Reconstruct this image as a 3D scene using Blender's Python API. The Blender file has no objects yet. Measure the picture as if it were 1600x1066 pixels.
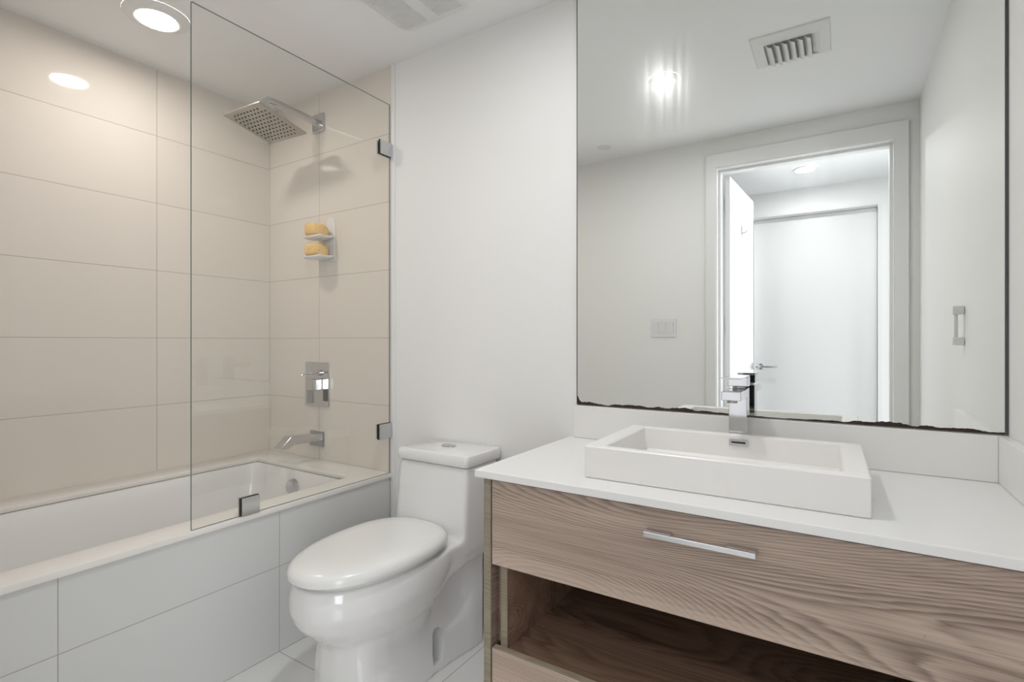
import bpy, bmesh, math, random
import numpy as np
from mathutils import Vector, Matrix
random.seed(7)
sc = bpy.context.scene
COL = sc.collection
PI = math.pi
H = 2.315                      # ceiling height
FRONT = -1.66                  # inner face of the door wall
RIGHT = 2.917                  # inner face of the right wall
APRON = 0.908                  # tiled face of the tub

# ------------------------------------------------------------------ camera, world, exposure
cam = bpy.data.objects.new('camera', bpy.data.cameras.new('camera'))
COL.objects.link(cam)
cam.location = (2.588, -1.65, 1.10)
cam.rotation_euler = (math.radians(90), 0, math.radians(32.4))
cam.data.sensor_width = 36
cam.data.lens = 812.0 / 1600 * 36
cam.data.clip_start = 0.02
sc.camera = cam
w = bpy.data.worlds.new('world'); sc.world = w; w.use_nodes = True
w.node_tree.nodes['Background'].inputs[0].default_value = (0.75, 0.85, 1, 1)
w.node_tree.nodes['Background'].inputs[1].default_value = 0.03
sc.view_settings.view_transform = 'Standard'
sc.view_settings.look = 'None'
sc.view_settings.gamma = 1
sc.view_settings.use_curve_mapping = False
sc.view_settings.exposure = 1.77
LAMP_TUB = ((1.0, 0.93, 0.855), 28)
LAMP_BATH = ((1.0, 0.99, 0.985), 84)
LAMP_HALL = ((0.985, 0.99, 1.0), 56)
day = bpy.data.lights.new('hall_daylight_fill', 'AREA')        # added fill aimed into the bathroom, as daylight from an unseen hall window
day.shape = 'RECTANGLE'; day.size = 1.0; day.size_y = 1.7; day.energy = 7.0; day.spread = math.radians(145); day.color = (0.95, 0.97, 1.0)
dayo = bpy.data.objects.new('hall_daylight_fill', day); COL.objects.link(dayo)
dayo.location = (3.60, -2.40, 1.25)
dayo.rotation_euler = Vector((0.6 - 3.60, -0.75 + 2.40, 0.6 - 1.25)).to_track_quat('-Z', 'Y').to_euler()

# ------------------------------------------------------------------ material helpers
def srgb(r, g, b):
    f = lambda c: (c / 255 / 12.92) if c / 255 <= 0.04045 else ((c / 255 + 0.055) / 1.055) ** 2.4
    return (f(r), f(g), f(b), 1)

class NT:
    def __init__(s, name):
        s.m = bpy.data.materials.new(name); s.m.use_nodes = True
        s.t = s.m.node_tree; s.n = s.t.nodes; s.l = s.t.links
        s.b = s.n['Principled BSDF']; s.out = s.n['Material Output']
    def add(s, typ, **kw):
        n = s.n.new(typ)
        for k, v in kw.items(): setattr(n, k, v)
        return n
    def link(s, a, b): s.l.new(a, b)
    def set(s, inp, v):
        if isinstance(v, bpy.types.NodeSocket): s.link(v, inp)
        else: inp.default_value = v
    def math(s, op, a, b=0.0, c=0.0, clamp=False):
        n = s.add('ShaderNodeMath', operation=op, use_clamp=clamp)
        s.set(n.inputs[0], a); s.set(n.inputs[1], b); s.set(n.inputs[2], c)
        return n.outputs[0]
    def mix(s, fac, a, b):
        n = s.add('ShaderNodeMix', data_type='RGBA')
        s.set(n.inputs[0], fac); s.set(n.inputs[6], a); s.set(n.inputs[7], b)
        return n.outputs[2]
    def pos(s):
        g = s.add('ShaderNodeNewGeometry'); x = s.add('ShaderNodeSeparateXYZ')
        s.link(g.outputs['Position'], x.inputs[0]); return g.outputs['Position'], x.outputs
    def noise(s, vec, scale, detail=3, rough=0.5):
        n = s.add('ShaderNodeTexNoise'); s.set(n.inputs['Vector'], vec)
        n.inputs['Scale'].default_value = scale; n.inputs['Detail'].default_value = detail
        n.inputs['Roughness'].default_value = rough
        return n.outputs[0]
    def bump(s, h, strength=0.2, dist=0.001):
        n = s.add('ShaderNodeBump'); n.inputs['Strength'].default_value = strength
        n.inputs['Distance'].default_value = dist; s.link(h, n.inputs['Height'])
        s.link(n.outputs[0], s.b.inputs['Normal'])

def plain(name, col, rough=0.5, metal=0.0, spec=0.5, noise=0.0, nscale=30, bump=0.0, coat=0.0):
    t = NT(name); b = t.b
    b.inputs['Base Color'].default_value = col
    b.inputs['Roughness'].default_value = rough
    b.inputs['Metallic'].default_value = metal
    b.inputs['Specular IOR Level'].default_value = spec
    if coat:
        b.inputs['Coat Weight'].default_value = coat; b.inputs['Coat Roughness'].default_value = 0.04
    p, _ = t.pos()
    if noise:
        n = t.noise(p, nscale)
        d = tuple(c * (1 - noise) for c in col[:3]) + (1,)
        t.link(t.mix(n, col, d), b.inputs['Base Color'])
    if bump:
        t.bump(t.noise(p, 160, 2), bump, 0.001)
    return t.m

def emit(name, col, strength):
    t = NT(name)
    e = t.add('ShaderNodeEmission'); e.inputs[0].default_value = col + (1,); e.inputs[1].default_value = strength
    t.link(e.outputs[0], t.out.inputs[0]); return t.m

def tile_mat(name, col, grout, axes, origin, size, rough=0.06, gw=0.0022):
    """rectangular tiles with stacked joints in world metres"""
    t = NT(name); p, x = t.pos()
    cells = []
    masks = []
    for a, o, s_ in zip(axes, origin, size):
        u = t.math('DIVIDE', t.math('SUBTRACT', x[a], o), s_)
        fr = t.math('FRACT', u); cells.append(t.math('FLOOR', u))
        d = t.math('MULTIPLY', t.math('MINIMUM', fr, t.math('SUBTRACT', 1.0, fr)), s_)
        masks.append(d)
    d = t.math('MINIMUM', masks[0], masks[1])
    g = t.math('LESS_THAN', d, gw / 2)
    cid = t.math('ADD', t.math('MULTIPLY', cells[0], 12.7), t.math('MULTIPLY', cells[1], 5.3))
    wn = t.add('ShaderNodeTexWhiteNoise', noise_dimensions='1D'); t.link(cid, wn.inputs['W'])
    c2 = tuple(c * 0.965 for c in col[:3]) + (1,)
    base = t.mix(wn.outputs[0], col, c2)
    soft = t.noise(p, 2.5, 4)
    base = t.mix(t.math('MULTIPLY', soft, 0.35), base, tuple(c * 0.93 for c in col[:3]) + (1,))
    t.link(t.mix(g, base, grout), t.b.inputs['Base Color'])
    t.link(t.math('ADD', t.math('MULTIPLY', g, 0.6), rough), t.b.inputs['Roughness'])
    t.b.inputs['Specular IOR Level'].default_value = 0.42
    t.bump(t.math('MINIMUM', d, 0.002), 0.5, 0.5)
    return t.m

def wood_mat(name, light, dark, seed=0.0, along='x'):
    t = NT(name); p, x = t.pos()
    a, b_, c_ = (x[0], x[2], x[1]) if along == 'x' else (x[1], x[2], x[0])
    def vec(sa, sb, sd, off=0.0):
        v = t.add('ShaderNodeCombineXYZ')
        t.link(t.math('MULTIPLY_ADD', a, sa, off + seed), v.inputs[0])
        t.link(t.math('MULTIPLY_ADD', b_, sb, off), v.inputs[1])
        t.link(t.math('MULTIPLY', c_, sd), v.inputs[2])
        return v.outputs[0]
    big = t.noise(vec(0.95, 4.2, 4.2, 3.1), 1.0, 1.0, 0.4)
    wob = t.noise(vec(5, 70, 70), 1.0, 2)
    v = t.math('ADD', t.math('MULTIPLY', b_, 15.0), t.math('MULTIPLY', big, 11.0))
    v = t.math('ADD', v, t.math('MULTIPLY', wob, 0.22))
    v = t.math('ADD', v, t.math('MULTIPLY', c_, 6.0))
    fr = t.math('FRACT', t.math('MULTIPLY', v, 4.6))
    up = t.math('MULTIPLY', fr, 1.25, clamp=True)
    dn = t.math('MULTIPLY', t.math('SUBTRACT', 1.0, fr), 5.0, clamp=True)
    ring = t.math('MULTIPLY', t.math('POWER', up, 1.6), dn)
    fib = t.noise(vec(7, 620, 620), 1.0, 2, 0.6)
    fib2 = t.noise(vec(1.6, 150, 150, 9.0), 1.0, 3, 0.65)
    broad = t.noise(vec(0.9, 16, 16, 5.0), 1.0, 2)
    k = t.math('MULTIPLY', t.math('MULTIPLY', ring, t.math('MULTIPLY_ADD', broad, 1.5, -0.10)), 0.85)
    k = t.math('ADD', k, t.math('MULTIPLY', t.math('SUBTRACT', fib, 0.5), 0.8))
    k = t.math('ADD', k, t.math('MULTIPLY', t.math('SUBTRACT', fib2, 0.5), 1.0))
    k = t.math('ADD', k, t.math('MULTIPLY', t.math('SUBTRACT', broad, 0.5), 0.9))
    k = t.math('ADD', k, 0.20, clamp=True)
    t.link(t.mix(k, light, dark), t.b.inputs['Base Color'])
    t.b.inputs['Roughness'].default_value = 0.45
    t.b.inputs['Specular IOR Level'].default_value = 0.35
    t.bump(fib, 0.08, 0.001)
    return t.m

def glass_mat(name, tint, refl=1.0, base=0.08):
    """clear pane: straight-through transparency plus a Schlick mirror reflection from each outer face"""
    t = NT(name)
    g = t.add('ShaderNodeNewGeometry')
    dot = t.add('ShaderNodeVectorMath', operation='DOT_PRODUCT')
    t.link(g.outputs['Normal'], dot.inputs[0]); t.link(g.outputs['Incoming'], dot.inputs[1])
    c = t.math('ABSOLUTE', dot.outputs['Value'])
    f = t.math('MULTIPLY_ADD', t.math('POWER', t.math('SUBTRACT', 1.0, c), 5.0), 1 - base, base)
    f = t.math('MULTIPLY', f, t.math('SUBTRACT', 1.0, g.outputs['Backfacing']))
    f = t.math('MULTIPLY', f, refl)
    tr = t.add('ShaderNodeBsdfTransparent'); tr.inputs[0].default_value = tint
    gl = t.add('ShaderNodeBsdfGlossy'); gl.inputs['Roughness'].default_value = 0.0
    mx = t.add('ShaderNodeMixShader')
    t.link(f, mx.inputs[0]); t.link(tr.outputs[0], mx.inputs[1]); t.link(gl.outputs[0], mx.inputs[2])
    t.link(mx.outputs[0], t.out.inputs[0])
    return t.m

def mirror_mat(name):
    t = NT(name)
    a = t.add('ShaderNodeBsdfGlossy'); a.inputs[0].default_value = (0.93, 0.95, 0.93, 1); a.inputs['Roughness'].default_value = 0.0
    b = t.add('ShaderNodeBsdfGlossy'); b.inputs[0].default_value = (0.86, 0.885, 0.88, 1); b.inputs['Roughness'].default_value = 0.22
    p, x = t.pos()                                             # wiping smears: faint upright streaks on the pane
    v = t.add('ShaderNodeCombineXYZ'); t.link(t.math('MULTIPLY', x[0], 45.0), v.inputs[0]); t.link(t.math('MULTIPLY', x[2], 1.6), v.inputs[2])
    s = t.noise(v.outputs[0], 1.0, 3)
    fac = t.math('MULTIPLY_ADD', t.math('SUBTRACT', s, 0.35, clamp=True), 0.10, 0.015)
    mx = t.add('ShaderNodeMixShader'); t.link(fac, mx.inputs[0])
    t.link(a.outputs[0], mx.inputs[1]); t.link(b.outputs[0], mx.inputs[2]); t.link(mx.outputs[0], t.out.inputs[0])
    return t.m

M = {}
M['paint'] = plain('white wall paint', (0.915, 0.915, 0.905, 1), 0.55, spec=0.3, bump=0.04)
M['ceil'] = plain('white ceiling paint', (0.935, 0.94, 0.945, 1), 0.7, spec=0.2, bump=0.03)
M['trimwhite'] = plain('white satin trim paint', (0.87, 0.87, 0.87, 1), 0.35)
M['doorwhite'] = plain('white door paint', (0.84, 0.84, 0.84, 1), 0.35)
TC = (0.83, 0.775, 0.71, 1); TG = (0.42, 0.39, 0.355, 1)
M['tile_back'] = tile_mat('greige wall tile on the end wall', TC, TG, (0, 2), (0.419, 0.8125), (0.6157, 0.3013))
M['tile_left'] = tile_mat('greige wall tile on the long wall', TC, TG, (1, 2), (-0.538, 0.8125), (0.6157, 0.3013))
M['tile_apron'] = tile_mat('apron tile cooled for daylight', (0.73, 0.735, 0.725, 1), TG, (1, 2), (-0.538, 0.303), (0.6157, 0.3013), 0.22)  # cooler grey than the wall tile: bluish daylight put into the colour
M['tile_floor'] = tile_mat('pale floor tile', (0.86, 0.86, 0.85, 1), TG, (0, 1), (1.50, -0.538), (0.6157, 0.6157), 0.15, 0.003)
M['deck'] = plain('cream stone deck', (0.90, 0.87, 0.83, 1), 0.25, noise=0.05, nscale=14)
M['acrylic'] = plain('white tub acrylic', (0.91, 0.905, 0.895, 1), 0.18, coat=0.3)
M['porcelain'] = plain('white glazed porcelain', (0.90, 0.90, 0.895, 1), 0.12, coat=0.8)
M['lidwhite'] = plain('white toilet seat plastic', (0.90, 0.905, 0.89, 1), 0.22, coat=0.3)
def sink_mat():
    t = NT('white matte cast sink with faint yellow stains'); p, x = t.pos()
    v = t.add('ShaderNodeCombineXYZ'); t.link(t.math('MULTIPLY', x[0], 26.0), v.inputs[0]); t.link(t.math('MULTIPLY', x[1], 9.0), v.inputs[1]); t.link(t.math('MULTIPLY', x[2], 9.0), v.inputs[2])
    n = t.noise(v.outputs[0], 0.6, 3)
    f = t.math('MULTIPLY', t.math('SUBTRACT', n, 0.58, clamp=True), 3.0, clamp=True)
    t.link(t.mix(t.math('MULTIPLY', f, 0.5), (0.93, 0.915, 0.895, 1), (0.88, 0.83, 0.71, 1)), t.b.inputs['Base Color'])
    t.b.inputs['Roughness'].default_value = 0.35
    return t.m
M['sinkwhite'] = sink_mat()
M['quartz'] = plain('white quartz counter', (0.91, 0.91, 0.90, 1), 0.22)
M['splash'] = plain('white quartz splash', (0.90, 0.895, 0.875, 1), 0.3)
M['chrome'] = plain('polished chrome', (0.62, 0.62, 0.63, 1), 0.08, 1.0)
M['chrome_dark'] = plain('dull chrome', (0.42, 0.42, 0.43, 1), 0.2, 1.0)
M['nickel'] = plain('brushed nickel', (0.66, 0.66, 0.66, 1), 0.3, 1.0, noise=0.1, nscale=200)
M['steelface'] = plain('brushed steel spray face', (0.50, 0.47, 0.43, 1), 0.35, 0.8)
M['rubber'] = plain('dark rubber', (0.03, 0.03, 0.03, 1), 0.6)
M['black'] = plain('black slot', (0.01, 0.01, 0.01, 1), 0.6)
M['plastic'] = plain('white moulded plastic', (0.84, 0.84, 0.85, 1), 0.3)
M['vent'] = plain('white enamelled metal', (0.80, 0.80, 0.79, 1), 0.4)
M['fan'] = plain('off white fan plastic', (0.85, 0.85, 0.84, 1), 0.5)
M['fandark'] = plain('grey fan slots', (0.70, 0.70, 0.70, 1), 0.7)
M['duct'] = plain('grey duct throat', (0.42, 0.42, 0.42, 1), 0.6)
M['wood'] = wood_mat('grey brown wood laminate', srgb(206, 186, 170), srgb(140, 121, 110))
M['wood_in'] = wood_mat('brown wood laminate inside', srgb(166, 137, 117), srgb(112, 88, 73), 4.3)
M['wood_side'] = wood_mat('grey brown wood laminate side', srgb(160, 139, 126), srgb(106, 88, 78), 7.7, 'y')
M['band'] = wood_mat('taupe edge banding', srgb(164, 154, 135), srgb(142, 132, 114), 2.2)
M['glass'] = glass_mat('clear screen glass', (0.99, 0.994, 0.986, 1))
M['glassedge'] = plain('green glass edge', (0.17, 0.23, 0.21, 1), 0.1)
M['mirror'] = mirror_mat('mirror silver')
M['corroded'] = plain('brown corroded mirror backing', (0.055, 0.032, 0.022, 1), 0.8, noise=0.6, nscale=60)
M['mirroredge'] = plain('dark mirror edge', (0.07, 0.075, 0.075, 1), 0.5)
def sponge_mat(name, c1, c2):
    t = NT(name); p, _ = t.pos()
    v = t.add('ShaderNodeTexVoronoi'); v.inputs['Scale'].default_value = 55; t.link(p, v.inputs['Vector'])
    pore = t.math('LESS_THAN', v.outputs['Distance'], 0.16)
    t.link(t.mix(t.math('MULTIPLY', pore, 0.55), t.mix(t.noise(p, 40, 3), c1, c2), srgb(160, 105, 55)), t.b.inputs['Base Color'])
    t.b.inputs['Roughness'].default_value = 0.9; t.b.inputs['Specular IOR Level'].default_value = 0.1
    t.bump(v.outputs['Distance'], 0.35, 0.003); return t.m
M['sponge'] = sponge_mat('yellow sponge foam', srgb(248, 214, 154), srgb(236, 192, 124))
M['lamp_tub'] = emit('warm lamp lens', *LAMP_TUB)
M['lamp_bath'] = emit('white lamp lens', *LAMP_BATH)
M['lamp_hall'] = emit('cool lamp lens', *LAMP_HALL)

# ------------------------------------------------------------------ object helpers (everything is modelled in world metres)
WLOC = {}
def thing(name, label, cat, loc, group=None):
    o = bpy.data.objects.new(name, None); COL.objects.link(o)
    o.location = loc; o.empty_display_size = 0.05; WLOC[o.name] = Vector(loc)
    o['label'] = label; o['category'] = cat
    if group: o['group'] = group
    return o

def make(name, bm, m, parent=None, smooth=None, label=None, cat=None, group=None, kind=None):
    """link one mesh; its origin goes to the bottom centre of the shape"""
    bm.normal_update()
    vs = np.array([v.co for v in bm.verts])
    lo, hi = vs.min(0), vs.max(0)
    org = Vector(((lo[0] + hi[0]) / 2, (lo[1] + hi[1]) / 2, lo[2]))
    me = bpy.data.meshes.new(name)
    bmesh.ops.translate(bm, verts=bm.verts, vec=-org)
    bm.to_mesh(me); bm.free()
    for mm in (m if isinstance(m, (list, tuple)) else [m]): me.materials.append(mm)
    if smooth is not None:
        me.shade_smooth()
        me.set_sharp_from_angle(angle=math.radians(smooth))
    o = bpy.data.objects.new(name, me); COL.objects.link(o)
    if parent:
        o.parent = parent; o.location = org - WLOC[parent.name]
    else:
        o.location = org
    WLOC[o.name] = org
    if label: o['label'] = label
    if cat: o['category'] = cat
    if group: o['group'] = group
    if kind: o['kind'] = kind
    return o

def struct(name, bm, m, parent=None, smooth=None):
    return make(name, bm, m, parent, smooth, kind=None if parent else 'structure')

def B(*boxes, bevel=0.0, seg=2):
    """a bmesh of axis boxes (x0,x1,y0,y1,z0,z1)"""
    bm = bmesh.new()
    for b in boxes: addbox(bm, *b)
    if bevel: bmesh.ops.bevel(bm, geom=list(bm.edges), offset=bevel, segments=seg, profile=0.5, affect='EDGES', clamp_overlap=True)
    return bm

def addbox(bm, x0, x1, y0, y1, z0, z1, mi=0):
    x0, x1 = sorted((x0, x1)); y0, y1 = sorted((y0, y1)); z0, z1 = sorted((z0, z1))
    v = [bm.verts.new(c) for c in ((x0, y0, z0), (x1, y0, z0), (x1, y1, z0), (x0, y1, z0), (x0, y0, z1), (x1, y0, z1), (x1, y1, z1), (x0, y1, z1))]
    for f in ((0, 3, 2, 1), (4, 5, 6, 7), (0, 1, 5, 4), (1, 2, 6, 5), (2, 3, 7, 6), (3, 0, 4, 7)):
        bm.faces.new([v[i] for i in f]).material_index = mi
    return v

def loft(bm, rings, cap=True):
    vr = [[bm.verts.new(p) for p in r] for r in rings]
    n = len(vr[0])
    for a, b in zip(vr[:-1], vr[1:]):
        for i in range(n):
            j = (i + 1) % n
            bm.faces.new((a[i], a[j], b[j], b[i]))
    if cap:
        bm.faces.new(list(reversed(vr[0]))); bm.faces.new(vr[-1])
    return vr

def prism(bm, pts, axis, a, b):
    """polygon in the two other axes, extruded along axis from a to b"""
    def P(u, v, t):
        return {0: (t, u, v), 1: (u, t, v), 2: (u, v, t)}[axis]
    r0 = [bm.verts.new(P(u, v, a)) for u, v in pts]; r1 = [bm.verts.new(P(u, v, b)) for u, v in pts]
    n = len(pts)
    for i in range(n):
        j = (i + 1) % n; bm.faces.new((r0[i], r0[j], r1[j], r1[i]))
    bm.faces.new(list(reversed(r0))); bm.faces.new(r1)
    bmesh.ops.recalc_face_normals(bm, faces=bm.faces)

def lathe(bm, prof, c, axis=2, n=40, closed=True):
    """revolve (radius, height) about an axis through c"""
    rings = []
    for r, h in prof:
        ring = []
        for i in range(n):
            a = 2 * PI * i / n; u, v = r * math.cos(a), r * math.sin(a)
            d = {2: (u, v, h), 1: (u, h, v), 0: (h, u, v)}[axis]
            ring.append(tuple(c[k] + d[k] for k in range(3)))
        rings.append(ring)
    loft(bm, rings, closed)
    bmesh.ops.recalc_face_normals(bm, faces=bm.faces)

def tube(bm, pts, r, n=12):
    pts = [Vector(p) for p in pts]; rings = []
    for i, p in enumerate(pts):
        d = (pts[min(i + 1, len(pts) - 1)] - pts[max(i - 1, 0)]).normalized()
        u = d.cross(Vector((0.13, 0.31, 0.94))).normalized(); v = d.cross(u)
        rings.append([tuple(p + r * (math.cos(2 * PI * k / n) * u + math.sin(2 * PI * k / n) * v)) for k in range(n)])
    loft(bm, rings); bmesh.ops.recalc_face_normals(bm, faces=bm.faces)

def rrect(cx, cy, hx, hy, r, z, n=6):
    pts = []
    for sx, sy, a0 in ((1, 1, 0), (-1, 1, 90), (-1, -1, 180), (1, -1, 270)):
        for k in range(n + 1):
            a = math.radians(a0 + 90 * k / n)
            pts.append((cx + sx * (hx - r) + r * math.cos(a), cy + sy * (hy - r) + r * math.sin(a), z))
    return pts

def bake(bm, mods):
    """run modifiers on a mesh and give the result back as a bmesh"""
    me = bpy.data.meshes.new('work'); bm.to_mesh(me); bm.free()
    o = bpy.data.objects.new('work', me); COL.objects.link(o)
    for typ, kw in mods:
        md = o.modifiers.new(typ, typ)
        for k, v in kw.items(): setattr(md, k, v)
    dg = bpy.context.evaluated_depsgraph_get(); dg.update()
    r = bmesh.new(); r.from_mesh(o.evaluated_get(dg).to_mesh())
    bpy.data.objects.remove(o); bpy.data.meshes.remove(me)
    return r

# ------------------------------------------------------------------ the setting
struct('floor', B((0, RIGHT, FRONT - 0.12, 0.0, -0.05, 0)), M['tile_floor'])
struct('ceiling', B((-0.1, RIGHT + 0.1, FRONT, 0.1, H, H + 0.08)), M['ceil'])
struct('wall_left', B((-0.1, 0, FRONT - 0.12, 0.1, 0, H)), M['tile_left'])
struct('wall_shower', B((0, 0.912, -0.0, 0.1, 0, H)), M['tile_back'])
struct('wall_back', B((0.912, RIGHT, 0, 0.1, 0, H)), M['paint'])
struct('trim_1', B((0.912, 0.934, -0.006, 0, 0, H), bevel=0.002), M['trimwhite'])
struct('wall_right', B((RIGHT, RIGHT + 0.1, FRONT - 0.12, 0.1, 0, H)), M['paint'])
DX0, DX1, DZ = 1.955, 2.812, 2.134
struct('wall_alcove', B((0, 0.912, FRONT - 0.12, FRONT, 0, H)), M['tile_back'])
struct('wall_front', B((0.912, DX0 - 0.02, FRONT - 0.12, FRONT, 0, H), (DX1 + 0.02, RIGHT, FRONT - 0.12, FRONT, 0, H),
                       (DX0 - 0.02, DX1 + 0.02, FRONT - 0.12, FRONT, DZ + 0.02, H)), M['paint'])
# door jamb and casing
struct('trim_2', B((DX0 - 0.02, DX0, FRONT - 0.13, FRONT + 0.004, 0, DZ), (DX1, DX1 + 0.02, FRONT - 0.13, FRONT + 0.004, 0, DZ),
                   (DX0 - 0.02, DX1 + 0.02, FRONT - 0.13, FRONT + 0.004, DZ, DZ + 0.02),
                   (DX0, DX0 + 0.014, FRONT - 0.10, FRONT - 0.045, 0, DZ - 0.014), (DX1 - 0.014, DX1, FRONT - 0.10, FRONT - 0.045, 0, DZ - 0.014),
                   (DX0, DX1, FRONT - 0.10, FRONT - 0.045, DZ - 0.014, DZ)), M['trimwhite'])
def casing(y0, y1, xr):
    bm = bmesh.new(); o = 0.062
    for k, (a, t) in enumerate(((0.006, 1.0), (0.022, 0.75))):
        yy = y0 + (y1 - y0) * t
        addbox(bm, DX0 - o, DX0 - a, y0, yy, 0, DZ + a); addbox(bm, DX1 + a, min(DX1 + o, xr), y0, yy, 0, DZ + a)
        addbox(bm, DX0 - o, min(DX1 + o, xr), y0, yy, DZ + a, DZ + 0.085)
        o -= 0.0
    return bm
struct('trim_3', casing(FRONT, FRONT + 0.014, RIGHT), M['trimwhite'])
# hall beyond the door
HF = -3.10
struct('floor_hall', B((0.9, 3.5, -3.3, FRONT - 0.12, -0.05, -0.001)), M['tile_floor'])
struct('ceiling_hall', B((0.9, 3.5, -3.3, FRONT, H, H + 0.08)), M['ceil'])
struct('wall_hall', B((2.84, 3.4, -3.3, HF, 0, H), (0.9, 1.93, -3.3, HF, 0, H), (1.93, 2.84, -3.3, HF, 2.135, H)), M['paint'])
struct('wall_hall_right', B((3.4, 3.5, HF, -3.02, 0, H), (3.4, 3.5, -1.88, FRONT - 0.12, 0, H), (3.4, 3.5, -3.02, -1.88, 0, 0.15), (3.4, 3.5, -3.02, -1.88, 2.15, H)), M['paint'])
struct('added_window_1', B((3.43, 3.47, -3.02, -2.98, 0.15, 2.15), (3.43, 3.47, -1.92, -1.88, 0.15, 2.15), (3.43, 3.47, -2.98, -1.92, 0.15, 0.19), (3.43, 3.47, -2.98, -1.92, 2.11, 2.15)), M['trimwhite'])  # unseen window frame, added so daylight can fill the bathroom
struct('wall_front_hall', B((RIGHT + 0.1, 3.5, FRONT - 0.12, FRONT, 0, H)), M['paint'])
d2 = struct('door_2', B((1.955, 2.815, -3.24, -3.20, 0.01, 2.12), bevel=0.002), M['doorwhite'])
struct('trim_4', B((1.93, 1.953, -3.26, HF, 0, 2.135), (2.817, 2.84, -3.26, HF, 0, 2.135), (1.953, 2.817, -3.26, HF, 2.122, 2.135)), M['trimwhite'])

def lever_handle(parent, c, out, along, name='handle'):
    """round rose, neck and straight lever; out/along are unit directions"""
    c, o_, a_ = Vector(c), Vector(out), Vector(along)
    ax = 0 if abs(o_.x) > 0.5 else 1
    bm = bmesh.new(); s = o_[ax]
    lathe(bm, [(0.026, 0), (0.026, 0.006 * s), (0.023, 0.008 * s)], c, ax, 28)
    h = make(name, bm, M['chrome'], parent, 40, label='chrome lever handle')
    bm = bmesh.new()
    tube(bm, [c + o_ * 0.006, c + o_ * 0.05], 0.009)
    make('neck', bm, M['chrome'], h, 40)
    bm = bmesh.new()
    tube(bm, [c + o_ * 0.05 - a_ * 0.008, c + o_ * 0.05 + a_ * 0.125], 0.0085)
    make('lever', bm, M['chrome'], h, 40)
lever_handle(d2, (2.012, -3.20, 0.885), (0, 1, 0), (1, 0, 0))

# open bathroom door: a leaf swung out into the hall
hx, hy, ang = 1.965, -1.80, math.radians(87)
def leafpt(t, d, z):                                        # t along the leaf, d across it
    return (hx + 0.001 + t * math.cos(ang) + d * math.sin(ang), hy - t * math.sin(ang) + d * math.cos(ang), z)
bm = bmesh.new()
loft(bm, [[leafpt(0, 0, z), leafpt(0.72, 0, z), leafpt(0.72, 0.038, z), leafpt(0, 0.038, z)] for z in (0.012, 2.118)])
bmesh.ops.recalc_face_normals(bm, faces=bm.faces)
d1 = struct('door_1', bm, M['doorwhite'])
c = leafpt(0.665, 0.038, 0.919)
lever_handle(d1, c, (1, 0, 0), (0, 1, 0))
for z in (0.30, 1.15, 1.90):
    bm = bmesh.new(); tube(bm, [(hx - 0.004, hy + 0.012, z), (hx - 0.004, hy + 0.012, z + 0.09)], 0.007)
    make('hinge', bm, M['nickel'], d1, 40, label='metal hinge')
p0 = Vector(leafpt(0.33, 0.038, 1.81))
bm = bmesh.new(); addbox(bm, p0.x - 0.001, p0.x + 0.004, p0.y - 0.006, p0.y + 0.006, p0.z, p0.z + 0.06)
tube(bm, [p0 + Vector((0.003, 0, 0.012)), p0 + Vector((0.03, 0, 0.018)), p0 + Vector((0.036, 0, 0.034))], 0.004, 8)
make('coat_hook', bm, M['nickel'], d1, 40, label='small metal coat hook')

# ------------------------------------------------------------------ bathtub with stone deck and tiled apron
tub = thing('bathtub', 'white bathtub set in a cream stone deck with a tiled front', 'bathtub', (0.455, -0.83, 0))
make('apron', B((0.86, APRON, FRONT + 0.001, -0.001, 0, 0.499)), M['tile_apron'], tub, label='tiled apron toned for cool daylight')
DT = 0.52
ix0, ix1, iy0, iy1 = 0.130, 0.810, -1.53, -0.145
bm = bmesh.new()
fo = [(0.001, FRONT + 0.001), (0.918, FRONT + 0.001), (0.918, -0.001), (0.001, -0.001)]; fi = [(ix0, iy0), (ix1, iy0), (ix1, iy1), (ix0, iy1)]
vr = loft(bm, [[(x, y, z) for x, y in p] for p, z in ((fo, 0.4995), (fo, DT), (fi, DT), (fi, 0.4995))], cap=False)
for i in range(4): bm.faces.new((vr[3][i], vr[3][(i + 1) % 4], vr[0][(i + 1) % 4], vr[0][i]))
bmesh.ops.recalc_face_normals(bm, faces=bm.faces)
make('deck', bake(bm, [('BEVEL', dict(width=0.004, segments=2, limit_method='ANGLE'))]), M['deck'], tub, 35, label='cream stone deck')
bm = bmesh.new()
cx_, cy_ = (ix0 + ix1) / 2, (iy0 + iy1) / 2
rings = []
hx_, hy_ = (ix1 - ix0) / 2, (iy1 - iy0) / 2
for ins, z, r in ((-0.03, 0.498, 0.05), (-0.004, 0.498, 0.05), (0.0, 0.490, 0.055), (0.008, 0.46, 0.06), (0.03, 0.32, 0.08), (0.055, 0.18, 0.10), (0.075, 0.125, 0.12), (0.11, 0.10, 0.12), (0.20, 0.095, 0.1)):
    rings.append(rrect(cx_, cy_, hx_ - ins, hy_ - ins, r, z, 8))
vr = loft(bm, rings, cap=False); bm.faces.new(vr[-1])
make('basin', bm, M['acrylic'], tub, 50)
# overflow disc on the faucet end of the basin
bm = bmesh.new()
lathe(bm, [(0.001, -0.016), (0.03, -0.016), (0.036, -0.012), (0.038, 0.0), (0.038, 0.006)], (0.445, iy1 - 0.018, 0.425), 1, 32)
make('overflow_cover', bm, M['chrome'], tub, 40, label='round chrome overflow cover')

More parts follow.
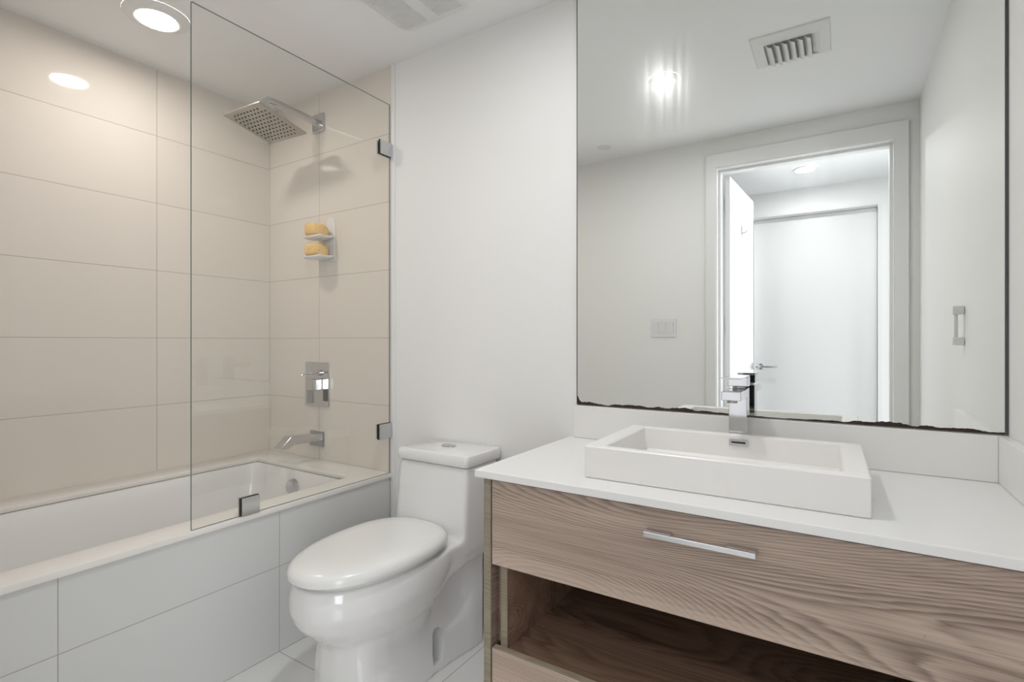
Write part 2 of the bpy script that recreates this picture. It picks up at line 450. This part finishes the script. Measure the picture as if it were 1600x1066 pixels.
# ------------------------------------------------------------------ glass screen
scr = thing('shower_screen', 'frameless clear glass screen standing on the bathtub edge', 'shower screen', (0.910, -0.42, DT))
bm = bmesh.new(); addbox(bm, 0.906, 0.913, -0.835, -0.010, DT + 0.001, 2.138)
bm.faces.ensure_lookup_table()
for f in bm.faces:
    if abs(f.normal.x) < 0.5 and f.normal.length: f.material_index = 1
bm.normal_update()
for f in bm.faces: f.material_index = 0 if abs(f.normal.x) > 0.5 else 1
make('glass_pane', bm, [M['glass'], M['glassedge']], scr)
for y0, y1, z0, z1 in ((-0.073, -0.008, 1.905, 1.965), (-0.078, -0.008, 0.678, 0.742), (-0.682, -0.620, DT, 0.580)):
    bm = B((0.9142, 0.922, y0, y1, z0, z1), (0.896, 0.9038, y0, y1, z0, z1), bevel=0.0012)
    cl = make('clamp', bm, M['chrome'], scr, label='square chrome glass clamp')
    make('gasket', B((0.9141, 0.9150, y0 - 0.004, y1, z0 - 0.002 if z0 > DT else z0, z1 + 0.002)), M['rubber'], cl)

# ------------------------------------------------------------------ shower head
sh = thing('overhead_shower', 'large square metal rain shower head on a wall arm', 'shower head', (0.42, 0, 2.17))
bm = B((0.378, 0.462, -0.012, 0, 2.124, 2.212), bevel=0.003)
make('wall_flange', bm, M['chrome'], sh, label='square chrome wall plate')
hc = Vector((0.407, -0.276, 2.0687)); tilt = 0.191
Rm = Matrix.Rotation(0.079, 4, 'Z') @ Matrix.Rotation(-tilt, 4, 'X') @ Matrix.Rotation(-0.0146, 4, 'Y')
ux, uy, un = (Rm @ Vector((1, 0, 0))), (Rm @ Vector((0, 1, 0))), (Rm @ Vector((0, 0, 1)))
bm = bmesh.new()
prof = [(0.02, 2.168), (0.0, 2.171)]
path = [(0.42, -0.01, 2.168), (0.42, -0.15, 2.175), (0.42, -0.24, 2.180), (0.419, -0.272, 2.178), (0.416, -0.285, 2.165), (0.411, -0.288, 2.14), tuple(hc + un * 0.02)]
rings = []
for i, p in enumerate(path):
    p = Vector(p); d = (Vector(path[min(i + 1, len(path) - 1)]) - Vector(path[max(i - 1, 0)])).normalized()
    v = d.cross(Vector((1, 0, 0))).normalized(); wx = v.cross(d).normalized()
    ring = []
    for k in range(16):
        a = 2 * PI * k / 16; ca, sa = math.cos(a), math.sin(a)
        q = (abs(ca) ** 4 + abs(sa) ** 4) ** -0.25
        ring.append(tuple(p + wx * (0.0145 * q * ca) + v * (0.0145 * q * sa)))
    rings.append(ring)
loft(bm, rings); bmesh.ops.recalc_face_normals(bm, faces=bm.faces)
make('arm', bm, M['chrome'], sh, 40)
def headring(h, k, r=0.004):
    out = []
    for x, y, _ in rrect(0, 0, h, h, r, 0, 3): out.append(tuple(hc + ux * x + uy * y + un * k))
    return out
bm = bmesh.new()
loft(bm, [headring(0.121, 0.0), headring(0.124, 0.002), headring(0.124, 0.007), headring(0.119, 0.010), headring(0.03, 0.014), headring(0.026, 0.03)])
bmesh.ops.recalc_face_normals(bm, faces=bm.faces)
hd = make('head_plate', bm, M['steelface'], sh, 30, label='square perforated spray plate')
bm = bmesh.new()
for i in range(10):
    for j in range(10):
        if (i in (0, 9)) and (j in (0, 9)): continue
        q = hc + ux * ((i - 4.5) * 0.0215) + uy * ((j - 4.5) * 0.0215)
        rr = [[tuple(q + ux * (r * math.cos(PI * k / 4)) + uy * (r * math.sin(PI * k / 4)) - un * z) for k in range(8)] for r, z in ((0.0042, -0.001), (0.0042, 0.001), (0.003, 0.0025))]
        loft(bm, rr)
bmesh.ops.recalc_face_normals(bm, faces=bm.faces)
make('nozzles', bm, M['rubber'], hd, label='rows of dark rubber spray nozzles')

# ------------------------------------------------------------------ shower valve
va = thing('shower_valve', 'rectangular chrome shower mixer plate with lever on the tiled wall', 'shower valve', (0.41, 0, 0.78))
make('plate', B((0.320, 0.497, -0.008, 0, 0.780, 0.996), bevel=0.002), M['chrome'], va)
bm = bmesh.new(); lathe(bm, [(0.013, -0.008), (0.013, -0.02), (0.009, -0.022)], (0.435, 0, 0.945), 1, 24)
dk = make('diverter_knob', bm, M['chrome'], va, 40)
bm = bmesh.new(); tube(bm, [(0.435, -0.015, 0.945), (0.43, -0.045, 0.945), (0.41, -0.065, 0.944), (0.40, -0.09, 0.936)], 0.005)
make('pin', bm, M['chrome'], dk, 40)
hb = make('handle_block', B((0.395, 0.450, -0.062, -0.008, 0.862, 0.915), bevel=0.003), M['chrome'], va)
make('lever', B((0.402, 0.446, -0.058, -0.049, 0.800, 0.862), bevel=0.002), M['chrome_dark'], hb)

# ------------------------------------------------------------------ tub spout
sp = thing('tub_spout', 'angular chrome tub spout on the tiled wall above the bathtub', 'spout', (0.408, 0, 0.62))
make('flange', B((0.358, 0.457, -0.010, 0, 0.583, 0.657), bevel=0.002), M['chrome_dark'], sp)
bm = bmesh.new()
prism(bm, [(-0.006, 0.648), (-0.165, 0.655), (-0.222, 0.607), (-0.212, 0.602), (-0.178, 0.600), (-0.148, 0.616), (-0.006, 0.612)], 0, 0.383, 0.435)
bmesh.ops.bevel(bm, geom=list(bm.edges), offset=0.0015, segments=1, affect='EDGES')
make('spout', bm, M['chrome'], sp)

# ------------------------------------------------------------------ soap holder with two sponges
so = thing('soap_holder', 'white two tier plastic soap holder stuck on the tiled wall', 'soap holder', (0.50, 0, 1.485))
bm = bmesh.new()
prism(bm, [(0.478, 1.486), (0.540, 1.486), (0.540, 1.66), (0.534, 1.682), (0.520, 1.694), (0.500, 1.694), (0.484, 1.682), (0.478, 1.66)], 1, -0.007, 0)
bmesh.ops.bevel(bm, geom=list(bm.edges), offset=0.0015, segments=1, affect='EDGES')
make('back_plate', bm, M['plastic'], so, 40)
def tray(z):
    """a shallow scoop: curved floor with a lip, deeper at the wall"""
    bm = bmesh.new(); rows = []
    for i in range(13):
        u = -1 + 2 * i / 12
        xx = 0.482 + 0.064 * u
        row = []
        for yy, lift in ((-0.004, 0.012), (-0.03, 0.005), (-0.07, 0.001), (-0.105, 0.003), (-0.118, 0.007)):
            k = 1 - 0.25 * u * u if yy < -0.08 else 1
            row.append((xx, yy * k, z + lift + 0.010 * abs(u) ** 3 - 0.004))
        rows.append(row)
    g = [[bm.verts.new(p) for p in r] for r in rows]
    for a, b in zip(g[:-1], g[1:]):
        for i in range(4): bm.faces.new((a[i], b[i], b[i + 1], a[i + 1]))
    bmesh.ops.recalc_face_normals(bm, faces=bm.faces)
    return bake(bm, [('SOLIDIFY', dict(thickness=0.010, offset=0)), ('SUBSURF', dict(levels=1))])
make('tray', tray(1.586), M['plastic'], so, 50)
make('tray', tray(1.492), M['plastic'], so, 50)
def sponge(z, label, rot):
    bm = bmesh.new(); rings = []
    for s_, k in ((0.88, 0.0), (0.98, 0.008), (1.0, 0.026), (0.99, 0.046), (0.86, 0.058), (0.4, 0.062)):
        ring = []
        for i in range(32):
            a = 2 * PI * i / 32; ca, sa = math.cos(a), math.sin(a)
            q = (abs(ca) ** 2.6 + abs(sa) ** 2.6) ** (-1 / 2.6)
            x, y = 0.051 * s_ * q * ca, 0.049 * s_ * q * sa
            ring.append((0.479 + x, -0.062 + y, z + k + rot * y + 0.0022 * math.sin(3 * a + z * 40)))
        rings.append(ring)
    loft(bm, rings)
    return make('sponge', bake(bm, [('SUBSURF', dict(levels=1))]), M['sponge'], None, 60, label=label, cat='sponge', group='sponges in the soap holder')
sponge(1.594, 'yellow bath sponge on the upper tray of the soap holder', -0.10)
sponge(1.500, 'yellow pitted bath sponge on the lower tray of the soap holder', -0.06)

# ------------------------------------------------------------------ toilet
TX = 1.331
to = thing('toilet', 'white one piece toilet with closed lid between bathtub and vanity', 'toilet', (TX, -0.38, 0))
def egg(hw, yf, yb, z, n=48, ymid=0.42, pr=2.5):
    """front half elliptical, rear half squarer; yf is the tip"""
    ym = yf + (yb - yf) * (1 - ymid); pts = []
    for i in range(n):
        a = 2 * PI * i / n; ca, sa = math.cos(a), math.sin(a)
        if sa < 0:
            q = (abs(ca) ** 2.15 + abs(sa) ** 2.15) ** (-1 / 2.15); y = ym + (ym - yf) * q * sa
        else:
            q = (abs(ca) ** pr + abs(sa) ** pr) ** (-1 / pr); y = ym + (yb - ym) * q * sa
        pts.append((TX + hw * q * ca, y, z))
    return pts
def profile(pairs, z, n=26):
    ys = np.linspace(pairs[0][0], pairs[-1][0], n); ws = np.interp(ys, [p[0] for p in pairs], [p[1] for p in pairs])
    return [(TX + w_, y, z) for y, w_ in zip(ys, ws)] + [(TX - w_, y, z) for y, w_ in zip(ys[::-1], ws[::-1])]
bm = bmesh.new()
loft(bm, [egg(0.112, -0.640, -0.30, 0.12), egg(0.120, -0.652, -0.29, 0.19), egg(0.134, -0.676, -0.28, 0.225), egg(0.156, -0.716, -0.27, 0.258), egg(0.174, -0.748, -0.25, 0.295), egg(0.183, -0.764, -0.22, 0.335), egg(0.182, -0.763, -0.19, 0.375), egg(0.175, -0.753, -0.18, 0.412)])
b2 = bmesh.new()                                            # shelf behind the bowl with its underside sweeping up to the tank
prism(b2, [(-0.58, 0.412), (-0.58, 0.30), (-0.50, 0.235), (-0.43, 0.245), (-0.36, 0.285), (-0.30, 0.314), (-0.22, 0.328), (-0.12, 0.331), (-0.02, 0.331), (-0.02, 0.412)], 0, TX - 0.164, TX + 0.164)
for v in b2.verts:
    if v.co.y < -0.4: v.co.x = TX + (v.co.x - TX) * (0.99 if v.co.z > 0.28 else 0.80)
b3 = bmesh.new()
loft(b3, [rrect(TX, -0.130, 0.168, 0.114, 0.018, 0.36), rrect(TX, -0.126, 0.168, 0.110, 0.018, 0.42), rrect(TX, -0.116, 0.163, 0.099, 0.018, 0.655)])
b4 = bmesh.new()
foot = [(-0.668, 0.03), (-0.655, 0.08), (-0.62, 0.114), (-0.56, 0.131), (-0.42, 0.131), (-0.33, 0.128), (-0.25, 0.134), (-0.19, 0.143), (-0.16, 0.149), (-0.10, 0.149)]
mid = [(-0.662, 0.03), (-0.648, 0.075), (-0.61, 0.108), (-0.55, 0.122), (-0.42, 0.120), (-0.35, 0.098), (-0.25, 0.088), (-0.20, 0.108), (-0.155, 0.143), (-0.10, 0.149)]
loft(b4, [profile(foot, 0.0), profile(foot, 0.03), profile(foot, 0.12), profile(mid, 0.20), profile(mid, 0.27), profile([(-0.6, 0.06), (-0.42, 0.09), (-0.25, 0.08), (-0.19, 0.110), (-0.14, 0.143), (-0.10, 0.149)], 0.36)])
for b in (b2, b3, b4):
    tmp = bpy.data.meshes.new('t'); b.to_mesh(tmp); b.free(); bm.from_mesh(tmp); bpy.data.meshes.remove(tmp)
bmesh.ops.recalc_face_normals(bm, faces=bm.faces)
body = bake(bm, [('REMESH', dict(mode='VOXEL', voxel_size=0.005)), ('SMOOTH', dict(factor=0.5, iterations=26))])
for v in body.verts:
    if v.co.z < 0.004: v.co.z = 0.0
cut = bmesh.new()                                           # arched recess for the floor bolt on the right flank
pts = [(-0.352, 0.035), (-0.306, 0.030), (-0.302, 0.08)] + [(-0.329 + 0.027 * math.cos(a), 0.115 + 0.032 * math.sin(a)) for a in (0.1, 0.6, 1.1, 1.57, 2.04, 2.54, 3.04)] + [(-0.356, 0.08)]
prism(cut, pts, 0, TX + 0.055, TX + 0.2)
cme = bpy.data.meshes.new('cutter'); cut.to_mesh(cme); cut.free()
cob = bpy.data.objects.new('cutter', cme); COL.objects.link(cob)
body = bake(body, [('BOOLEAN', dict(operation='DIFFERENCE', object=cob, solver='EXACT'))])
bpy.data.objects.remove(cob); bpy.data.meshes.remove(cme)
make('bowl', body, M['porcelain'], to, 50)
bm = bmesh.new(); lathe(bm, [(0.012, 0.031), (0.012, 0.05), (0.009, 0.058), (0.003, 0.061)], (TX + 0.094, -0.334, 0), 2, 20)
make('bolt_cap', bm, M['plastic'], to, 50, label='white bolt cap')
bm = bmesh.new()
loft(bm, [rrect(TX, -0.114, 0.166, 0.106, 0.016, 0.6585), rrect(TX, -0.114, 0.169, 0.109, 0.018, 0.663), rrect(TX, -0.114, 0.169, 0.109, 0.018, 0.689), rrect(TX, -0.114, 0.166, 0.106, 0.016, 0.696), rrect(TX, -0.114, 0.158, 0.098, 0.012, 0.699)])
tl = make('tank_lid', bm, M['porcelain'], to, 40)
bm = bmesh.new()
loft(bm, [rrect(TX - 0.01, -0.104, 0.030, 0.019, 0.015, 0.6985), rrect(TX - 0.01, -0.104, 0.030, 0.019, 0.015, 0.702), rrect(TX - 0.01, -0.104, 0.027, 0.016, 0.012, 0.704)])
fb = make('flush_button', bm, M['chrome'], tl, 40, label='chrome dual flush button')
bm = bmesh.new()
loft(bm, [egg(0.160, -0.735, -0.25, 0.406), egg(0.160, -0.735, -0.25, 0.426)])
make('seat', bm, M['lidwhite'], to, 40)
bm = bmesh.new(); rings = []
for k, z in ((0.016, 0.4255), (0.004, 0.4265), (0.0, 0.430), (0.0, 0.444), (0.004, 0.453), (0.014, 0.461), (0.035, 0.4665), (0.075, 0.469), (0.13, 0.470)):
    rings.append(egg(0.182 - k, -0.768 + k * 1.25, -0.236 - k * 1.1, z))
vr = loft(bm, rings)
make('lid', bm, M['lidwhite'], to, 50, label='closed glossy white lid')
for s_ in (-1, 1):
    make('hinge', B((TX + s_ * 0.07 - 0.018, TX + s_ * 0.07 + 0.018, -0.252, -0.228, 0.414, 0.428), bevel=0.003), M['plastic'], to)

# ------------------------------------------------------------------ vanity cabinet
vy = -0.54
vc = thing('vanity_cabinet', 'grey brown wood vanity cabinet with a drawer over an open shelf', 'cabinet', (2.36, -0.28, 0))
def banded(name, core, edge, mcore, parent, label=None):
    bm = bmesh.new(); addbox(bm, *core, 0); addbox(bm, *edge, 1)
    return make(name, bm, [mcore, M['band']], parent, label=label)
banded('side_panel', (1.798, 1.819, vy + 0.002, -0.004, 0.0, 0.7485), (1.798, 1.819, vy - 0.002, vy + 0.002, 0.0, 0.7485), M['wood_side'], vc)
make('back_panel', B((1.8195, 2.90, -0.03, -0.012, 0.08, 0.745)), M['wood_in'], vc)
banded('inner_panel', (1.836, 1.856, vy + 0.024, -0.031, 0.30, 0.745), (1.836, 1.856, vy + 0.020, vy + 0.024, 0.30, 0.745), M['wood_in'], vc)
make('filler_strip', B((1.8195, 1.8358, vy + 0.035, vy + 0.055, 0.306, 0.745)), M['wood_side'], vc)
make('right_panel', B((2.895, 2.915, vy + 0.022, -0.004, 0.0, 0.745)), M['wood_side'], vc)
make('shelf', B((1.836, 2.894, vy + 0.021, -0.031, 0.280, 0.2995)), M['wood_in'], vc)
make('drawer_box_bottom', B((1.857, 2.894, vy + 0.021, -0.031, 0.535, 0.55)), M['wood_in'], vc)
fr = banded('drawer', (1.8225, 2.912, vy, vy + 0.0185, 0.5225, 0.739), (1.8225, 2.912, vy + 0.0005, vy + 0.018, 0.5215, 0.5224), M['wood'], vc, 'wide wood drawer front')
fr2 = bmesh.new(); addbox(fr2, 1.8225, 2.912, vy, vy + 0.0185, 0.070, 0.3045, 0); addbox(fr2, 1.8225, 2.912, vy + 0.0003, vy + 0.0185, 0.3046, 0.3056, 1)
make('drawer', fr2, [M['wood'], M['band']], vc, label='lower wood drawer front')
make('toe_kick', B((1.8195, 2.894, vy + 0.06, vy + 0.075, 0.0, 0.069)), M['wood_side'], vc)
# bar handle: thin bar on two broad feet
hz = 0.690
bm = B((2.232, 2.450, vy - 0.030, vy - 0.021, hz - 0.0055, hz + 0.0055), (2.232, 2.286, vy - 0.021, vy - 0.0005, hz - 0.0055, hz + 0.0055), (2.396, 2.450, vy - 0.021, vy - 0.0005, hz - 0.0055, hz + 0.0055), bevel=0.0008, seg=1)
make('handle', bm, M['nickel'], fr, label='brushed metal bar handle')
for x, z in ((2.706, 0.603),):
    bm = bmesh.new(); lathe(bm, [(0.0022, vy - 0.0006), (0.0018, vy + 0.001)], (x, 0, z), 1, 12)
    make('screw_dot', bm, M['chrome_dark'], fr)

# ------------------------------------------------------------------ countertop, splashes, sink, faucet
CT = 0.768
make('countertop', B((1.786, RIGHT - 0.001, -0.568, -0.001, 0.749, CT), bevel=0.002), M['quartz'], label='white stone countertop lying on the wood vanity cabinet', cat='countertop')
make('backsplash', B((1.805, RIGHT - 0.0207, -0.020, -0.0005, CT + 0.0005, 0.878), bevel=0.001, seg=1), M['splash'], label='white stone backsplash strip running below the mirror', cat='backsplash')
make('backsplash', B((RIGHT - 0.0205, RIGHT - 0.0005, -0.568, -0.0005, CT + 0.0005, 0.878), bevel=0.001, seg=1), M['splash'], label='short white stone splash strip on the right wall beside the counter', cat='backsplash')

ST = 0.846
sk = thing('vessel_sink', 'white rectangular vessel sink on the counter with yellowish stains', 'sink', (2.343, -0.297, CT))
srot = Matrix.Rotation(math.radians(0.9), 4, 'Z'); scn = Vector((2.343, -0.297, 0))
def spin(bm):
    bmesh.ops.rotate(bm, verts=bm.verts, cent=scn, matrix=srot.to_3x3()); return bm
def rr(x0, x1, y0, y1, z, r): return rrect((x0 + x1) / 2, (y0 + y1) / 2, (x1 - x0) / 2, (y1 - y0) / 2, r, z, 4)
bm = bmesh.new()
X0, X1, Y0, Y1 = 2.055, 2.632, -0.482, -0.113
loft(bm, [rr(2.2, 2.45, -0.36, -0.24, CT + 0.0005, 0.02), rr(X0 + 0.002, X1 - 0.002, Y0 + 0.002, Y1 - 0.002, CT + 0.0005, 0.004), rr(X0, X1, Y0, Y1, CT + 0.003, 0.004), rr(X0, X1, Y0, Y1, ST - 0.003, 0.004), rr(X0 + 0.003, X1 - 0.003, Y0 + 0.003, Y1 - 0.003, ST, 0.004),
          rr(X0 + 0.042, X1 - 0.042, Y0 + 0.021, Y1 - 0.026, ST, 0.004), rr(X0 + 0.045, X1 - 0.045, Y0 + 0.024, Y1 - 0.029, ST - 0.003, 0.005), rr(X0 + 0.048, X1 - 0.048, Y0 + 0.028, Y1 - 0.032, CT + 0.018, 0.012), rr(X0 + 0.056, X1 - 0.056, Y0 + 0.036, Y1 - 0.040, CT + 0.0085, 0.012), rr(2.24, 2.44, -0.36, -0.24, CT + 0.007, 0.02)])
bmesh.ops.recalc_face_normals(bm, faces=bm.faces)
make('basin', spin(bm), M['sinkwhite'], sk, 30)
bm = B((2.333, 2.380, -0.1505, -0.1455, 0.8185, 0.8360), bevel=0.0015)
oc = make('overflow_cover', spin(bm), M['chrome'], sk, label='chrome overflow slot')
make('slot', spin(B((2.339, 2.374, -0.1512, -0.1500, 0.8255, 0.8300))), M['black'], oc)
bm = bmesh.new(); lathe(bm, [(0.024, CT + 0.0072), (0.024, CT + 0.010), (0.018, CT + 0.012)], (2.343, -0.30, 0), 2, 28)
make('drain', bm, M['chrome'], sk, 40)

fa = thing('sink_faucet', 'tall square chrome faucet behind the vessel sink', 'faucet', (2.345, -0.08, CT))
make('body', B((2.322, 2.369, -0.106, -0.060, CT, 0.969), bevel=0.0015), M['chrome'], fa)
make('base_plate', B((2.319, 2.372, -0.1085, -0.057, CT, CT + 0.006), bevel=0.001), M['chrome_dark'], fa)
s_ = make('spout', B((2.3215, 2.3695, -0.208, -0.1065, 0.945, 0.968), bevel=0.0015), M['chrome'], fa)
bm = bmesh.new(); lathe(bm, [(0.013, 0.938), (0.013, 0.9455)], (2.3455, -0.190, 0), 2, 20)
make('aerator', bm, M['chrome_dark'], s_, 40)
bm = bmesh.new(); lathe(bm, [(0.017, 0.9690), (0.017, 0.9745)], (2.3455, -0.083, 0), 2, 20)
make('collar', bm, M['chrome_dark'], fa, 40)
hb = make('handle_block', B((2.3205, 2.3705, -0.108, -0.058, 0.9745, 1.0005), bevel=0.0015), M['chrome'], fa)
make('lever', B((2.3205, 2.3705, -0.205, -0.060, 1.0007, 1.0040), bevel=0.0008, seg=1), M['chrome'], hb)

# ------------------------------------------------------------------ wall mirror
MX0, MX1, MZ0, MZ1 = 1.812, RIGHT - 0.002, 0.8805, 2.305
mi = thing('wall_mirror', 'large frameless wall mirror with a corroded brown lower edge', 'mirror', ((MX0 + MX1) / 2, -0.003, MZ0))
bm = bmesh.new(); addbox(bm, MX0, MX1, -0.006, -0.0005, MZ0, MZ1)
bm.normal_update()
for f in bm.faces: f.material_index = 0 if f.normal.y < -0.5 else 1
make('mirror_glass', bm, [M['mirror'], M['mirroredge']], mi)
def ragged(x0, x1, h):
    bm = bmesh.new(); n = 260; top = []
    ph = [random.uniform(0, 6) for _ in range(6)]
    for i in range(n + 1):
        x = x0 + (x1 - x0) * i / n
        top.append((x, 1.2 * h(x) * (0.95 + 0.30 * math.sin(x * 23 + ph[0]) * math.sin(x * 61 + ph[1]) + 0.10 * math.sin(x * 131 + ph[2]) + random.uniform(-0.12, 0.12))))
    a = [[bm.verts.new((x, y, MZ0)) for x, _ in top] for y in (-0.0066, -0.0061)]
    b = [[bm.verts.new((x, y, MZ0 + max(t, 0.0004))) for x, t in top] for y in (-0.0066, -0.0061)]
    for i in range(n):
        bm.faces.new((a[0][i], a[0][i + 1], b[0][i + 1], b[0][i])); bm.faces.new((b[0][i], b[0][i + 1], b[1][i + 1], b[1][i]))
    bmesh.ops.recalc_face_normals(bm, faces=bm.faces)
    return bm
def hgt(x):
    t = (x - MX0) / (MX1 - MX0)
    k = np.interp(t, [0, 0.005, 0.012, 0.03, 0.10, 0.14, 0.22, 0.30, 0.40, 0.52, 0.60, 0.66, 0.72, 0.80, 0.86, 0.94, 1], [0.026, 0.020, 0.011, 0.008, 0.004, 0.008, 0.0065, 0.009, 0.006, 0.0022, 0.002, 0.004, 0.006, 0.009, 0.007, 0.006, 0.004])
    return float(k)
make('corroded_edge', ragged(MX0, MX1, hgt), M['corroded'], mi, label='ragged dark brown corrosion')
make('edge_strip', B((MX0 - 0.001, MX0 + 0.0015, -0.0068, -0.0004, MZ0, MZ1)), M['mirroredge'], mi, label='thin dark mirror edge')
make('edge_strip', B((MX1 - 0.005, MX1 + 0.0012, -0.0068, -0.0004, MZ0, MZ1)), M['mirroredge'], mi, label='thin dark mirror edge')

# ------------------------------------------------------------------ ceiling fittings
def downlight(c, rl, rt, mlens, label, name='recessed_light'):
    t = thing(name, label, 'ceiling light', (c[0], c[1], H - 0.012), 'recessed ceiling lights')
    bm = bmesh.new()
    lathe(bm, [(rl, -0.014), (rl + 0.004, -0.0165), (rl + (rt - rl) * 0.3, -0.016), (rt * 0.96, -0.006), (rt, -0.004), (rt, -0.0002)], (c[0], c[1], H), 2, 56, closed=False)
    make('trim_ring', bm, M['trimwhite'], t, 50)
    bm = bmesh.new(); lathe(bm, [(rl, -0.0142), (rl * 0.6, -0.0155), (0.001, -0.016)], (c[0], c[1], H), 2, 56)
    make('lens', bm, mlens, t, 60)
downlight((0.424, -0.720), 0.066, 0.108, M['lamp_tub'], 'round recessed ceiling light above the bathtub')
downlight((1.890, -0.777), 0.050, 0.070, M['lamp_bath'], 'round recessed ceiling light in front of the mirror, seen in it')
downlight((2.370, -2.545), 0.060, 0.080, M['lamp_hall'], 'round recessed ceiling light in the hall, seen through the mirrored doorway')

fn = thing('exhaust_fan', 'square exhaust fan grille with rounded corners on the ceiling', 'exhaust fan', (1.312, -0.318, H - 0.02))
fx, fy, fh = 1.312, -0.312, 0.162
bm = bmesh.new()
loft(bm, [rrect(fx, fy, fh, fh, 0.05, H - 0.0005, 8), rrect(fx, fy, fh, fh, 0.05, H - 0.010, 8), rrect(fx, fy, fh - 0.016, fh - 0.016, 0.04, H - 0.018, 8)])
bmesh.ops.recalc_face_normals(bm, faces=bm.faces)
make('cover', bm, M['fan'], fn, 40)
for gx0, gx1 in ((fx - 0.132, fx - 0.028), (fx + 0.024, fx + 0.132)):
    bm = B((gx0, gx1, fy - 0.132, fy + 0.132, H - 0.0190, H - 0.0178))
    gp = make('grille', bm, M['fandark'], fn)
    bm = bmesh.new(); n = 44
    for i in range(n):
        y = fy - 0.132 + 0.264 * (i + 0.5) / n
        addbox(bm, gx0, gx1, y - 0.0019, y + 0.0019, H - 0.0212, H - 0.0188)
    make('louvres', bm, M['fan'], gp)

vt = thing('air_vent', 'white rectangular air supply vent with curved blades on the ceiling', 'air vent', (2.411, -0.770, H - 0.015))
vx0, vx1, vy0, vy1 = 2.270, 2.552, -0.905, -0.640
ix, ax_, iy, ay = 2.316, 2.512, -0.880, -0.708
bm = bmesh.new()
o_ = [(vx0, vy0), (vx1, vy0), (vx1, vy1), (vx0, vy1)]; i_ = [(ix, iy), (ax_, iy), (ax_, ay), (ix, ay)]
def q4(p, z): return [(x, y, z) for x, y in p]
loft(bm, [q4(o_, H - 0.0003), q4([(x + (0.004 if x == vx0 else -0.004), y + (0.004 if y == vy0 else -0.004)) for x, y in o_], H - 0.006), q4(i_, H - 0.010), q4(i_, H - 0.001)], cap=False)
bmesh.ops.recalc_face_normals(bm, faces=bm.faces)
make('frame', bm, M['vent'], vt)
make('throat', B((ix, ax_, iy, ay, H - 0.0012, H - 0.0004)), M['duct'], vt)
for k in range(6):
    x0 = ix + 0.008 + k * 0.0275
    bm = bmesh.new(); rows = []
    for j in range(6):
        a = math.radians(5 + 60 * j / 5)
        rows.append((x0 + 0.040 * (1 - math.cos(a)), H - 0.002 - 0.026 * math.sin(a)))
    g = [[bm.verts.new((x, y, z)) for y in (iy + 0.002, ay - 0.002)] for x, z in rows]
    for a, b in zip(g[:-1], g[1:]): bm.faces.new((a[0], a[1], b[1], b[0]))
    bmesh.ops.recalc_face_normals(bm, faces=bm.faces)
    make('slat', bake(bm, [('SOLIDIFY', dict(thickness=0.0012, offset=0))]), M['vent'], vt, 40)

bm = bmesh.new(); loft(bm, [[(ax_ - 0.024, y, H - 0.0015) for y in (iy, ay)] + [(ax_ - 0.0005, y, H - 0.009) for y in (ay, iy)], [(ax_ - 0.024, y, H - 0.0030) for y in (iy, ay)] + [(ax_ - 0.0005, y, H - 0.0098) for y in (ay, iy)]])
bmesh.ops.recalc_face_normals(bm, faces=bm.faces)
make('end_panel', bm, M['vent'], vt)
bm = bmesh.new(); lathe(bm, [(0.040, -0.0005), (0.040, -0.003), (0.036, -0.0055), (0.001, -0.006)], (1.33, -1.425, H), 2, 36)
make('sprinkler_cover', bm, M['vent'], label='small round white sprinkler cover on the ceiling, seen in the mirror', cat='sprinkler cover')

# ------------------------------------------------------------------ wall fittings seen in the mirror
sw = thing('light_switch', 'white triple rocker light switch on the wall opposite the mirror', 'light switch', (1.633, FRONT, 1.124))
make('cover_plate', B((1.553, 1.714, FRONT, FRONT + 0.006, 1.124, 1.243), bevel=0.002), M['plastic'], sw)
for k in range(3):
    x = 1.633 + (k - 1) * 0.047
    bm = bmesh.new()
    prism(bm, [(FRONT + 0.006, 1.150), (FRONT + 0.0075, 1.150), (FRONT + 0.012, 1.217), (FRONT + 0.006, 1.217)], 0, x - 0.0165, x + 0.0165)
    make('rocker', bm, M['plastic'], sw)
    make('gap_frame', B((x - 0.0182, x + 0.0182, FRONT + 0.0059, FRONT + 0.0064, 1.1480, 1.2190)), M['fandark'], sw)
ho = thing('wall_holder', 'small white bracket holder mounted on the right wall, seen in the mirror', 'holder', (RIGHT, -0.48, 1.085))
make('post', B((RIGHT - 0.03, RIGHT, -0.545, -0.515, 1.086, 1.112), bevel=0.004), M['plastic'], ho)
make('post', B((RIGHT - 0.03, RIGHT, -0.545, -0.515, 1.184, 1.212), bevel=0.004), M['plastic'], ho)
make('bar', B((RIGHT - 0.026, RIGHT - 0.016, -0.538, -0.522, 1.112, 1.184), bevel=0.002), M['plastic'], ho)

bpy.context.view_layer.update()
